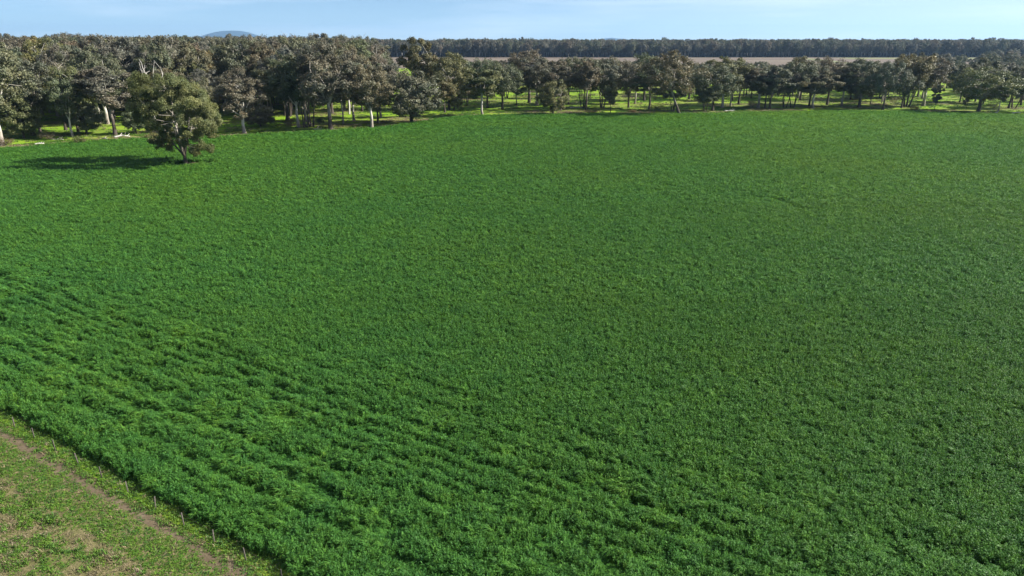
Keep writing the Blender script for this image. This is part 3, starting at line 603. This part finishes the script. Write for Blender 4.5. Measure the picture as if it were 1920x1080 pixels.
# (base x, base y, top y, crown width px, kind, variant, tint, label, landmark)
G_ = (0.95, 1.08, 0.95); O_ = (1.25, 1.2, 0.8); B_ = (1.06, 1.0, 0.90); R_ = (1.18, 0.99, 0.85); D_ = (0.84, 0.92, 0.84); S_ = (1.05, 1.08, 1.2); Z = (1, 1, 1)
FRONT = [
 (3, 273, 66, 128, 'tall', 0, (1.05, 1.1, .8), 'tall olive gum with a white trunk cut off by the left edge of the photo', 'the white-trunked gum at the left edge'),
 (46, 259, 184, 62, 'bushy', 0, (1.1, 1.15, .85), 'small round bushy gum with a stout pale trunk near the left edge', 'the small round gum near the left edge'),
 (124, 244, 120, 92, 'spread', 0, S_, 'grey gum with white crooked limbs spreading wide, left of the lone tree', 'the grey gum with white crooked limbs'),
 (163, 251, 194, 62, 'bushy', 1, S_, 'low silver-grey bushy gum with foliage nearly to the ground, beside a fallen log', 'the low silver-grey bushy gum'),
 (216, 254, 128, 104, 'slim', 0, S_, 'grey gum with a long straight trunk standing just left of the lone tree', 'the straight-trunked gum left of the lone tree'),
 (256, 251, 202, 38, 'bushy', 2, G_, 'little dark gum half hidden at the left side of the lone tree', 'the little gum at the left side of the lone tree'),
 (459, 251, 148, 88, 'tall', 4, (1.03, 1.04, 1.02), 'brownish gum with a short grey trunk right of the lone tree, at the crop edge', 'the brownish gum right of the lone tree'),
 (489, 237, 200, 50, 'bushy', 0, (1.25, 1.15, 1.1), 'low pale bushy tree with drooping sides right of the brownish edge gum', 'the low pale bushy tree'),
 (540, 226, 112, 86, 'tall', 1, D_, 'dark gum behind the cluster of black trunks, at its left end', 'the dark gum left of the black trunks'),
 (560, 239, 105, 80, 'tall', 2, D_, 'leftmost of the three thick blackish trunks standing close together', 'the leftmost black trunk'),
 (573, 239, 110, 70, 'stems', 0, D_, 'middle one of the three thick blackish trunks standing close together', 'the middle black trunk'),
 (584, 237, 100, 74, 'stems', 1, G_, 'rightmost of the three thick blackish trunks standing close together', 'the rightmost black trunk'),
 (620, 244, 80, 108, 'tall', 3, Z, 'tallest gum of the crop edge with a forked dark trunk and pale limbs', 'the tallest edge gum'),
 (643, 233, 128, 56, 'slim', 1, G_, 'slender pale-limbed gum just right of the tallest edge gum', 'the slender gum right of the tallest one'),
 (664, 227, 118, 66, 'tall', 4, S_, 'gum with a pale upper trunk and dark foot, behind the white-trunked edge gum', 'the gum with pale upper trunk'),
 (697, 240, 116, 76, 'tall', 0, (1.0, 1.08, .95), 'edge gum with a bright white trunk forking low to the right', 'the bright white-trunked edge gum'),
 (714, 221, 122, 60, 'slim', 3, S_, 'thin white-stemmed gum behind the bright white-trunked edge gum', 'the thin white-stemmed gum'),
 (772, 231, 134, 98, 'bushy', 1, (.95, 1.06, 1.0), 'big dense round grey gum at the bend of the crop edge', 'the big round grey gum'),
 (790, 205, 72, 66, 'slim', 1, R_, 'tall rusty-brown topped gum rising behind the big round grey gum', 'the tall rusty-topped gum'),
 (834, 211, 152, 44, 'slim', 2, O_, 'small olive gum with a thin straight dark trunk right of the round grey gum', 'the small olive gum'),
 (842, 206, 100, 78, 'spread', 1, (1.25, 1.12, .78), 'broad brown-green domed gum behind the small olive gum', 'the broad domed gum'),
 (852, 206, 158, 40, 'bushy', 2, O_, 'low leafy gum leaning right beside the small olive gum', 'the low leafy gum'),
 (904, 217, 132, 62, 'slim', 3, (1.2, 1.15, .85), 'slim pale gum with a forked white trunk standing alone ahead of the trees', 'the slim pale forked gum'),
 (914, 202, 112, 64, 'spread', 2, G_, 'dark gum directly behind the slim pale forked gum', 'the dark gum behind the forked one'),
 (942, 205, 118, 70, 'spread', 3, D_, 'dark gum with a short trunk leaning left, right of the slim pale gum', 'the left-leaning dark gum'),
 (968, 200, 145, 34, 'slim', 0, G_, 'thin grey gum between the leaning dark gum and the pale-trunked pair', 'the thin grey gum'),
 (992, 193, 95, 64, 'tall', 1, Z, 'gum with a pale trunk left of the Y-shaped dark trunk', 'the pale trunk beside the Y-shaped gum'),
 (1006, 198, 108, 82, 'tall', 4, B_, 'brown-topped gum with a dark Y-shaped trunk', 'the Y-shaped gum'),
 (1037, 215, 152, 48, 'bushy', 0, O_, 'small dark round-headed gum standing forward at the middle of the far crop edge', 'the small round-headed gum'),
 (1066, 196, 110, 62, 'spread', 4, B_, 'brownish gum behind and right of the small round-headed gum', 'the brownish gum behind the round-headed one'),
 (1097, 172, 122, 40, 'slim', 2, G_, 'small distant gum in the gap left of the twin-stemmed gum', 'the small gum in the gap'),
 (1129, 202, 112, 70, 'stems', 2, D_, 'dense dark gum on twin stems in the middle of the far edge', 'the dense twin-stemmed gum'),
 (1145, 213, 155, 26, 'sapling', 0, (1.3, 1.3, 1.0), 'wispy pale sapling in front of the dense twin-stemmed gum', 'the wispy sapling'),
 (1178, 202, 116, 64, 'spread', 0, Z, 'spreading gum with a short fork right of the twin-stemmed gum', 'the spreading gum with short fork'),
 (1190, 195, 122, 50, 'slim', 1, B_, 'brown-tinged gum tucked behind the spreading gum with a short fork', 'the brown-tinged gum'),
 (1217, 205, 128, 60, 'slim', 0, G_, 'dark upright gum left of the long leaning trunk', 'the dark gum left of the leaning trunk'),
 (1275, 215, 97, 112, 'leaning', 0, (1.1, 1.05, .85), 'tall gum whose long pale trunk leans steeply to the left', 'the long leaning trunk'),
 (1262, 208, 150, 46, 'stems', 0, D_, 'dark twin-stemmed gum under the crown of the leaning one', 'the dark gum under the leaning crown'),
 (1292, 186, 118, 70, 'spread', 2, Z, 'gum with a stout trunk set back behind the leaning gum', 'the stout gum behind the leaning one'),
 (1321, 210, 165, 40, 'stems', 1, D_, 'small dark many-stemmed gum right of the leaning trunk', 'the small many-stemmed gum'),
 (1336, 208, 125, 78, 'spread', 3, D_, 'dark gum with a thick short trunk right of the small many-stemmed gum', 'the dark thick-trunked gum'),
 (1354, 202, 108, 78, 'tall', 2, O_, 'tall olive gum on a thin trunk, its top against the ploughed field', 'the tall olive gum'),
 (1385, 196, 118, 70, 'spread', 4, D_, 'dark low-spreading gum between the tall olive gum and the thin-trunk row', 'the dark low-spreading gum'),
 (1421, 202, 128, 66, 'slim', 3, Z, 'leftmost gum in the close row of thin dark trunks', 'the first thin trunk of the row'),
 (1434, 203, 140, 44, 'slim', 2, S_, 'second gum from the left in the close row of thin dark trunks', 'the second thin trunk of the row'),
 (1443, 205, 126, 60, 'slim', 0, G_, 'third gum from the left in the close row of thin dark trunks', 'the third thin trunk of the row'),
 (1471, 202, 132, 52, 'stems', 2, S_, 'fourth gum from the left in the close row of thin dark trunks', 'the fourth thin trunk of the row'),
 (1486, 202, 118, 60, 'stems', 0, Z, 'rightmost gum in the close row of thin dark trunks', 'the last thin trunk of the row'),
 (1500, 188, 108, 66, 'spread', 1, R_, 'brown-topped gum set back, its flat top against the ploughed field', 'the flat brown-topped gum'),
 (1517, 199, 124, 62, 'spread', 2, (.95, 1.1, 1.0), 'gum with a pale straight trunk and soft grey crown right of the thin-trunk row', 'the pale straight-trunked gum'),
 (1524, 203, 134, 76, 'slim', 1, G_, 'gum leaning out to the right of the pale straight trunk', 'the gum leaning to the right'),
 (1578, 199, 128, 52, 'slim', 3, B_, 'brown-green slender gum at the right side of the gap in the trees', 'the slender gum by the gap'),
 (1594, 187, 122, 56, 'spread', 0, Z, 'set-back gum right of the slender brown-green gum', 'the set-back gum'),
 (1610, 201, 112, 74, 'tall', 3, G_, 'tall dark gum over the wide shadow left of the Y-shaped pale gum', 'the tall dark gum over the shadow'),
 (1655, 206, 118, 66, 'spread', 4, S_, 'grey gum with a low V-shaped fork showing white wood', 'the grey gum with white V fork'),
 (1699, 200, 104, 76, 'stems', 1, O_, 'big gum on a thick cluster of dark trunks right of the white V fork', 'the thick cluster of dark trunks'),
 (1730, 199, 108, 76, 'tall', 4, Z, 'gum with a slim dark trunk and red-brown understorey right of the thick cluster', 'the slim dark trunk'),
 (1721, 182, 100, 60, 'tall', 2, D_, 'slanting gum set back between the thick cluster and the slim dark trunk', 'the slanting set-back gum'),
 (1752, 207, 160, 20, 'sapling', 1, G_, 'bare-looking thin sapling in the sunny gap near the right side', 'the thin sapling in the gap'),
 (1811, 205, 165, 20, 'sapling', 0, G_, 'thin sapling just left of the broad yellow-olive gum', 'the thin sapling by the broad gum'),
 (1834, 210, 128, 104, 'spread', 1, (1.28, 1.28, .8), 'broad yellow-olive gum with a thick dark trunk near the right edge', 'the broad yellow-olive gum'),
 (1891, 203, 138, 50, 'slim', 2, G_, 'dark thin-trunked gum at the right edge, left of a bent stem', 'the thin-trunked gum at the right edge'),
 (1900, 203, 126, 60, 'stems', 2, Z, 'gum with a bent low stem cut off by the right edge of the photo', 'the bent stem at the right edge'),
]
trees = []   # (X, Y) of everything planted, to keep the others off
marks = []
for (bx, by, ty, cw, kd, var, tint, lab, mark) in FRONT:
    p = W(bx, by); ht = top_height(p[1], ty); wd = cw / F * depth_at(p[1])
    rz = random.Random(bx).uniform(-0.6, 0.6) if kd == 'leaning' else random.Random(bx).uniform(0, 6.28)
    if kd == 'leaning': rz = 0.1
    place_tree(p[0], p[1], ht, wd, kd, var, lab, rz, tint)
    trees.append((p[0], p[1], wd)); marks.append((bx, p[1], mark))

# the lone tree in the crop: its boughs stand where the photograph shows them, at their own depths
BOUGHS = [(150, 400, 50), (225, 385, 44), (330, 365, 46), (400, 362, 46), (470, 395, 48), (540, 435, 50), (598, 480, 46), (628, 545, 46), (664, 595, 44), (682, 655, 38), (648, 712, 36),
          (595, 752, 34), (148, 470, 48), (118, 555, 46), (185, 560, 48), (128, 635, 40), (190, 640, 44), (240, 588, 48), (290, 465, 50), (370, 475, 48), (450, 480, 50), (520, 525, 50), (335, 555, 46),
          (420, 575, 48), (500, 600, 48), (575, 622, 46), (300, 640, 40), (385, 655, 44), (465, 672, 42), (540, 695, 42), (250, 690, 36), (195, 715, 28), (270, 430, 44), (600, 690, 38), (230, 470, 44),
          (215, 800, 28), (255, 835, 34), (300, 800, 38), (330, 852, 32), (285, 745, 30), (430, 812, 38), (490, 862, 36), (555, 846, 34), (600, 868, 26), (505, 890, 26), (380, 760, 34), (430, 740, 36), (470, 765, 34), (340, 720, 38), (300, 700, 36), (520, 760, 36), (405, 800, 30)]
def lone():
    p = W(349, 309); k = depth_at(p[1]) / F / 3.856; r = np.random.default_rng(4); gv = []
    for (a, b, q) in BOUGHS:
        e = 1 - min(1, ((a - 400) / 330) ** 2) * 0.75; dmax = 11.0 * math.sqrt(max(0.08, e)) * (0.75 if b > 780 or b < 420 else 1)
        for side in (-1, 1, 0.25):
            if side == 0.25 and r.random() < 0.5: continue
            y = side * dmax * r.uniform(0.25, 0.95) * (0.5 if b > 790 else 1); k2 = depth_at(p[1] + y) / F
            x = (240 + a / 3.856 - 960) * k2 - p[0]; z = top_height(p[1] + y, 50 + b / 3.856) - 0.3 * q * k
            gv.append((x + r.normal(0, 0.3), y, z + r.normal(0, 0.3), q * k * r.uniform(1.0, 1.35)))
    (tv, tf, tt), (cv, cf, ct) = make_tree(1201, ht=22.0, width=18.0, cb=0.14, fork=0.10, limbs=10, clumps=0, leaves=900, leaf=0.27, trunk=0.55, flat=0.85, dead=3, given=gv)
    root = empty('lone_tree', (p[0], p[1], 0), 0.0, label='big lone olive gum standing out in the green crop with its long shadow', category='tree')
    obj('trunk', mesh('trunk', tv, tf, [M['bark']], smooth=True), root); obj('crown', mesh('crown', cv, cf, [M['lone_leaf']], att=ct), root)
    trees.append((p[0], p[1], 34))
lone()

# ------------------------------------------------------------------ the wood behind: the nearest trees one by one, the far wood as one mass
def fill(seed, cell, y0, y1, cond, hfun):
    P = jitter_grid(-1.0 * y1, 1.0 * y1, y0, y1, cell, seed, 0.42); X, Y = P[:, 0], P[:, 1]
    dep = Y * cos(radians(PITCH)) + H * sin(radians(PITCH)); px = 960 + F * X / dep
    ok = (px > -110) & (px < 2030) & cond(X, Y, px)
    return X[ok], Y[ok], px[ok]
rr_ = np.random.default_rng(91); fillers = []
def keepoff(X, Y, dist):
    T_ = np.array([(a, b) for a, b, c in trees]); R = np.array([c for a, b, c in trees])
    d = np.sqrt((X[:, None] - T_[:, 0]) ** 2 + (Y[:, None] - T_[:, 1]) ** 2); return (d > np.maximum(dist, 0.38 * R)).all(1)
# dense left wood
def c_left(X, Y, px): return (Y > edge_y(X) + 9) & (px < 715 - 10 * (Y / H - 8) * (Y < 12 * H))
X, Y, px = fill(601, 9.6, 6.5 * H, 17 * H, c_left, None); k = keepoff(X, Y, 5); k &= rr_.random(len(X)) < np.where(Y < edge_y(X) + 45, 0.16, np.where(Y < edge_y(X) + 100, 0.40, 0.8))
fillers += [(x, y, q, 'L') for x, y, q in zip(X[k], Y[k], px[k])]
# belt behind the middle and right of the crop
def c_belt(X, Y, px): return (Y > edge_y(X) + 14) & (px >= 700)
X, Y, px = fill(602, 12.0, 9 * H, 22 * H, c_belt, None); k = keepoff(X, Y, 7)
k &= (rr_.random(len(X)) < np.where(Y < 13 * H, 0.34, np.where(Y < 18 * H, 0.62, 0.6))) & (fbm(X / 20, Y / 20, 92) > 0.47)
fillers += [(x, y, q, 'M') for x, y, q in zip(X[k], Y[k], px[k])]
fillers.sort(key=lambda a: a[1])
NIND = 296 - len(FRONT)
far = fillers[NIND:]; near = fillers[:NIND]
kinds_left = ['tall', 'tall', 'spread', 'tall', 'slim', 'stems']; kinds_belt = ['spread', 'slim', 'tall', 'spread', 'stems', 'slim', 'bushy']
tints = [Z, G_, S_, B_, O_, D_, (1.1, 1.0, .97), (1.05, 1.02, 1.08), R_]
tw = {0: 'grey-green', 1: 'green', 2: 'silver-grey', 3: 'brownish', 4: 'olive', 5: 'dark', 6: 'dull brown', 7: 'grey', 8: 'rusty-brown'}
ords = ['first', 'second', 'third', 'fourth', 'fifth', 'sixth', 'seventh', 'eighth', 'ninth', 'tenth', 'eleventh', 'twelfth', 'thirteenth', 'fourteenth', 'fifteenth', 'sixteenth', 'seventeenth', 'eighteenth', 'nineteenth', 'twentieth']
tens = {2: 'twenty', 3: 'thirty', 4: 'forty', 5: 'fifty', 6: 'sixty'}
def filler_label(tone, n, mark):
    if n <= 20: w = ords[n - 1]
    elif n % 10 == 0: w = tens[n // 10][:-1] + 'ieth'
    else: w = tens[n // 10] + '-' + ords[n % 10 - 1]
    lab = '%s gum, %s back behind %s' % (tone, w, mark)
    while len(lab.replace('-', ' ').split()) > 16: lab = '%s gum, %s behind %s' % (tone.split('-')[0], w, mark.replace('the ', '', 1)); break
    return lab
cnt = {}; rp = random.Random(11)
def size_of(x, y, zone, r):
    if zone == 'L':
        ht = H * (0.68 + 0.38 * r.random() ** 1.2) * (1.0 if y > 9.5 * H else 0.88); wd = ht * r.uniform(0.5, 0.68)
    else:
        e = y / H; ht = H * r.uniform(0.36, 0.82) * (1 if e < 13 else 0.76 if e < 16 else 0.56); wd = ht * r.uniform(0.68, 0.95)
    return ht, wd
for (x, y, q, zone) in near:
    best = min(marks, key=lambda m_: abs(m_[0] - q)); cnt[best[2]] = cnt.get(best[2], 0) + 1
    ti = rp.choice([0, 1, 2, 3, 6, 7, 5, 4, 0, 7] + ([8, 3, 4] if zone == 'M' else [2, 6])); kd = rp.choice(kinds_left if zone == 'L' else kinds_belt)
    ht, wd = size_of(x, y, zone, rp)
    if kd == 'bushy': ht *= 0.6; wd *= 0.8
    if kd == 'slim': wd *= 0.75
    place_tree(x, y, ht, wd, kd, rp.randrange(5), filler_label(tw[ti], cnt[best[2]], best[2]), rp.uniform(0, 6.28), tints[ti])
# remaining wood as one mass
XS = []; 
for (x, y, q, zone) in far: ht, wd = size_of(x, y, zone, rp); XS.append((x, y, ht, wd))
def add_far(seed, cell, y0, y1, cond, h0, h1, w0, w1, keep=1.0):
    X, Y, px = fill(seed, cell, y0, y1, cond, None)
    for x, y, q in zip(X, Y, px):
        if rp.random() < keep: ht = H * (h0 + (h1 - h0) * rp.random() ** 2.2) * (1 + 0.13 * rp.random() * (rp.random() < 0.15)); XS.append((x, y, ht, ht * rp.uniform(w0, w1)))
def plough_edge(px): return np.interp(px, [560, 640, 700], [1, 1, 0])
add_far(611, 10.5, 17 * H, 45 * H, lambda X, Y, px: px < 672 + 18 * (fbm(Y / 60, Y * 0, 5) - 0.5) + np.where(Y < 26 * H, 50 * (26 - Y / H) / 9, 0), 0.72, 1.10, 0.5, 0.7, 0.92)
add_far(612, 15, 21 * H, 30 * H, lambda X, Y, px: (px > 1760) , 0.4, 0.62, 0.7, 0.95, 0.2)
add_far(613, 26, 30 * H, 41 * H, lambda X, Y, px: (px > 1820) , 0.45, 0.65, 0.7, 0.95, 0.2)
back = lambda X, Y, px: Y > 45.3 * H + 30 * (fbm(X / 120, X * 0, 6) - 0.5)
add_far(614, 11.0, 45 * H, 58 * H, back, 0.72, 1.08, 0.42, 0.62, 0.95)
add_far(615, 24, 58 * H, 130 * H, lambda X, Y, px: px > -200, 0.72, 1.05, 0.5, 0.75, 0.95)
XS = np.array(XS); n = len(XS); print('far trees', n, 'near', len(near), 'cnt max', max(cnt.values()))
allk = [(jm, hh, ww) for kd in ('tall', 'spread', 'slim', 'stems') for (tm, cm, jm, hh, ww, cx) in KIND[kd]]
vid = rr_.integers(0, len(allk), n); hh = np.array([a[1] for a in allk])[vid]; ww = np.array([a[2] for a in allk])[vid]
scatter('distant_wood', np.stack([XS[:, 0], XS[:, 1], 0 * XS[:, 0]], 1), vid, np.stack([0 * hh, 0 * hh, rr_.uniform(0, 6.28, n)], 1),
        np.stack([XS[:, 3] / ww, XS[:, 3] / ww, XS[:, 2] / hh], 1), [a[0] for a in allk], kind='stuff', label='far grey-green wood reaching to the horizon around the ploughed field', category='forest')

# ------------------------------------------------------------------ dead trees, shrubs, fallen timber
def dead_tree(x, y, ytop, label, seed, wpx):
    p = W(x, y); ht = top_height(p[1], ytop); wd = wpx / F * depth_at(p[1]); r = np.random.default_rng(seed); G = Geo()
    P = curve(np.array([0, 0, -0.3]), np.array([0.3, 0, ht * 0.62]), 0, r, 8, 0.02); G.tube(P, np.linspace(0.42, 0.2, 8), 8)
    B = Geo()
    for i in range(7):
        s = P[4 + i % 4]; a = i * 0.9 + r.uniform(-.3, .3) if i % 2 else pi + i * 0.9
        e = s + np.array([cos(a) * wd * 0.45, sin(a) * wd * 0.3, (ht - s[2]) * r.uniform(0.55, 1.0)]); Q = curve(s, e, -0.06, r, 7, 0.07); B.tube(Q, np.linspace(0.2, 0.04, 7), 6)
        for j in (2, 3, 4, 5):
            e2 = Q[j] + np.array([r.normal(0, 1), r.normal(0, 1), r.uniform(0.2, 1.3)]) * wd * 0.13; Q2 = curve(Q[j], e2, 0, r, 5, 0.06); B.tube(Q2, np.linspace(0.1, 0.025, 5), 4)
    root = empty('dead_tree', (p[0], p[1], 0), 0, label=label, category='dead tree')
    V, Fq, T = G.arrays(); obj('trunk', mesh('trunk', V, Fq, [M['dead_wood']], smooth=True), root)
    V, Fq, T = B.arrays(); obj('branches', mesh('branches', V, Fq, [M['dead_wood']], smooth=True), root)
dead_tree(291, 236, 108, 'bare white dead tree poking up behind the top of the lone gum', 21, 36)
dead_tree(168, 226, 124, 'bare white dead branches in the grey crowns left of the lone gum', 22, 44)
dead_tree(470, 208, 112, 'dead grey tree among the brownish crowns right of the lone gum', 23, 30)
dead_tree(655, 214, 110, 'dead pale branches showing above the tallest edge gum group', 24, 34)
def log(x, y, L_, rad, rz, label, seed, dirt=0):
    p = W(x, y); r = np.random.default_rng(seed); G = Geo()
    P = curve(np.array([-L_ / 2, 0, rad * 0.8]), np.array([L_ / 2, 0, rad * 0.7]), 0.03, r, 8, 0.03); G.tube(P, np.linspace(rad, rad * 0.45, 8), 8)
    G.add([P[0] + [-0.02, 0, 0]], np.zeros((0, 4))); b = 0; j = G.n - 1; G.F.append(np.array([[(q + 2) % 8, (q + 1) % 8, q, j] for q in range(0, 8, 2)]))
    for q in (3, 5, 6):
        e = P[q] + np.array([r.uniform(0.1, 0.5), r.uniform(-0.5, 0.5), r.uniform(0.2, 0.6)]) * L_ * 0.4; Q = curve(P[q], e, 0.05, r, 5, 0.06); G.tube(Q, np.linspace(rad * 0.4, rad * 0.1, 5), 5)
    V, Fq, T = G.arrays(); o = obj('fallen_log', mesh('fallen_log', V, Fq, [M['dead_wood']], smooth=True), label=label, category='log'); o.location = (p[0], p[1], 0); o.rotation_euler = (0, 0, rz)
log(229, 258, 4.6, 0.34, 0.5, 'pale fallen log on the verge left of the lone gum', 31)
log(106, 262, 5.2, 0.22, -0.2, 'grey fallen limb with an upright pale stub near the low silver-grey gum', 32)
log(74, 271, 2.6, 0.22, 0.7, 'short pale log lying at the crop edge near the left side', 33)
log(198, 262, 3.6, 0.24, -0.6, 'weathered grey branch pile on the verge between shrub and fallen log', 34)
log(596, 244, 4.5, 0.2, -0.5, 'crooked pale branch on the ground left of the tallest edge gum', 35)
log(1368, 209, 5.0, 0.3, 0.1, 'grey fallen log in front of the tall olive gum', 36)
log(1868, 212, 2.6, 0.28, 0.6, 'small white log right of the broad yellow-olive gum', 37)
log(1906, 213, 3.6, 0.25, -0.1, 'pale log at the right edge below the bent stem', 38)
log(1080, 203, 6.0, 0.25, 0.05, 'long grey log in the sunny gap left of the dense twin-stemmed gum', 39)
def shrub(x, y, wpx, hpx, label, seed, tint, dry=False):
    p = W(x, y); k = depth_at(p[1]) / F; wd = wpx * k; ht = hpx * k * 1.05; r = np.random.default_rng(seed); G = Geo(); K = Geo()
    for i in range(9):
        a = r.uniform(0, 2 * pi); e = np.array([cos(a) * wd * 0.38, sin(a) * wd * 0.38, ht * r.uniform(0.5, 0.9)]); G.tube(curve(np.array([0, 0, -0.05]), e, 0.05, r, 5, 0.05), np.linspace(0.05, 0.015, 5), 4)
    n = 1500; v = r.normal(0, 1, (n, 3)); v = unit_rows(v); cen = r.normal(0, 1, (14, 3)); cen = unit_rows(cen) * [wd * 0.33, wd * 0.33, ht * 0.30] + [0, 0, ht * 0.5]
    Cn = cen[r.integers(0, 14, n)] + v * r.uniform(0, 1, (n, 1)) ** 0.5 * [wd * 0.2, wd * 0.2, ht * 0.24]; Cn[:, 2] = np.clip(Cn[:, 2], 0.05, None)
    nr = unit_rows(v + r.normal(0, 0.5, (n, 3)) + [0, 0, 0.3]); d = unit_rows(np.cross(nr, r.normal(0, 1, (n, 3)))); w = np.cross(nr, d); sz = 0.26 * r.uniform(0.6, 1.3, (n, 1))
    K.leaves(Cn, d * sz * 0.5, w * sz * 0.22, np.clip(r.normal(0.5, 0.2, n), 0, 1))
    root = empty('shrub', (p[0], p[1], 0), 0, label=label, category='shrub')
    V, Fq, T = G.arrays(); obj('stems', mesh('stems', V, Fq, [M['bark']], smooth=True), root)
    V, Fq, T = K.arrays(); o = obj('foliage', mesh('foliage', V, Fq, [M['shrub_leaf']], att=T), root); o.color = tuple(tint) + (1,)
shrub(150, 271, 26, 17, 'round olive shrub at the crop edge left of the lone gum', 41, (1.2, 1.2, 0.8))
shrub(90, 262, 34, 18, 'wide grey shrub beside the small round bushy gum', 42, (1.1, 1.0, 1.1))
shrub(12, 272, 40, 16, 'dull grey-brown shrub at the foot of the left edge gum', 43, (1.2, 1.0, 1.0))
shrub(285, 262, 30, 14, 'straw-coloured low shrub behind the lone gum', 44, (1.9, 1.6, 1.2))
shrub(547, 236, 34, 12, 'heap-like grey shrub beneath the cluster of black trunks', 45, (1.3, 1.1, 1.1))
shrub(600, 232, 20, 10, 'small dark shrub between the black trunks and tallest edge gum', 46, (0.8, 0.9, 0.8))
shrub(1100, 186, 34, 13, 'dark low bush in shade left of the dense twin-stemmed gum', 47, (0.6, 0.7, 0.6))
shrub(1106, 212, 34, 6, 'flat brown bush at the crop edge left of the wispy sapling', 48, (1.4, 1.1, 0.8))
shrub(1232, 204, 46, 11, 'wide straw-brown bush left of the long leaning trunk', 49, (1.9, 1.5, 1.3))
shrub(1411, 200, 22, 12, 'pale grey bush at the left end of the thin-trunk row', 50, (1.5, 1.4, 1.5))
shrub(1713, 207, 20, 8, 'red-brown low bush in front of the slim dark trunk', 51, (2.0, 1.2, 0.8))
shrub(1680, 196, 34, 14, 'straw-coloured thicket between the white V fork and thick cluster', 52, (1.8, 1.5, 1.2))
shrub(1861, 206, 26, 22, 'green leafy bush beside the broad yellow-olive gum', 53, (1.2, 1.4, 0.9))
shrub(1185, 211, 18, 5, 'small low brown bush right of the wispy sapling', 54, (1.5, 1.2, 0.8))
shrub(402, 262, 26, 12, 'straw-brown tussock bush right behind the lone gum', 55, (1.8, 1.5, 1.1))
# bare earth by the lone tree
c0 = W(384, 306); pts = []
for i in range(26):
    a = i * 2 * pi / 26; q = 1 + 0.25 * sin(3 * a + 1) + 0.12 * sin(7 * a); pts.append((c0[0] - 1.0 + 4.6 * q * cos(a), c0[1] + 2.2 * q * sin(a)))
sheet('bare_earth', pts, 0.022, M['track'])

# ------------------------------------------------------------------ air
def haze():
    b = 21000; z0, z1 = -1.0, 420.0; bm = [(-b, -b, z0), (b, -b, z0), (b, b, z0), (-b, b, z0), (-b, -b, z1), (b, -b, z1), (b, b, z1), (-b, b, z1)]
    m_ = bpy.data.materials.new('air'); m_.use_nodes = True; t = m_.node_tree; t.nodes.clear()
    v = N(t, 'ShaderNodeVolumePrincipled'); v.inputs['Color'].default_value = (0.38, 0.64, 1.0, 1); v.inputs['Density'].default_value = HAZE; v.inputs['Anisotropy'].default_value = 0.2
    o_ = N(t, 'ShaderNodeOutputMaterial'); t.links.new(v.outputs[0], o_.inputs['Volume'])
    o = obj('haze', mesh('haze', bm, [(0, 3, 2, 1), (4, 5, 6, 7), (0, 1, 5, 4), (1, 2, 6, 5), (2, 3, 7, 6), (3, 0, 4, 7)], [m_])); o['kind'] = 'stuff'; o['label'] = 'thin blue haze in the air over the land'; o['category'] = 'haze'
HAZE = 0.000042
haze()
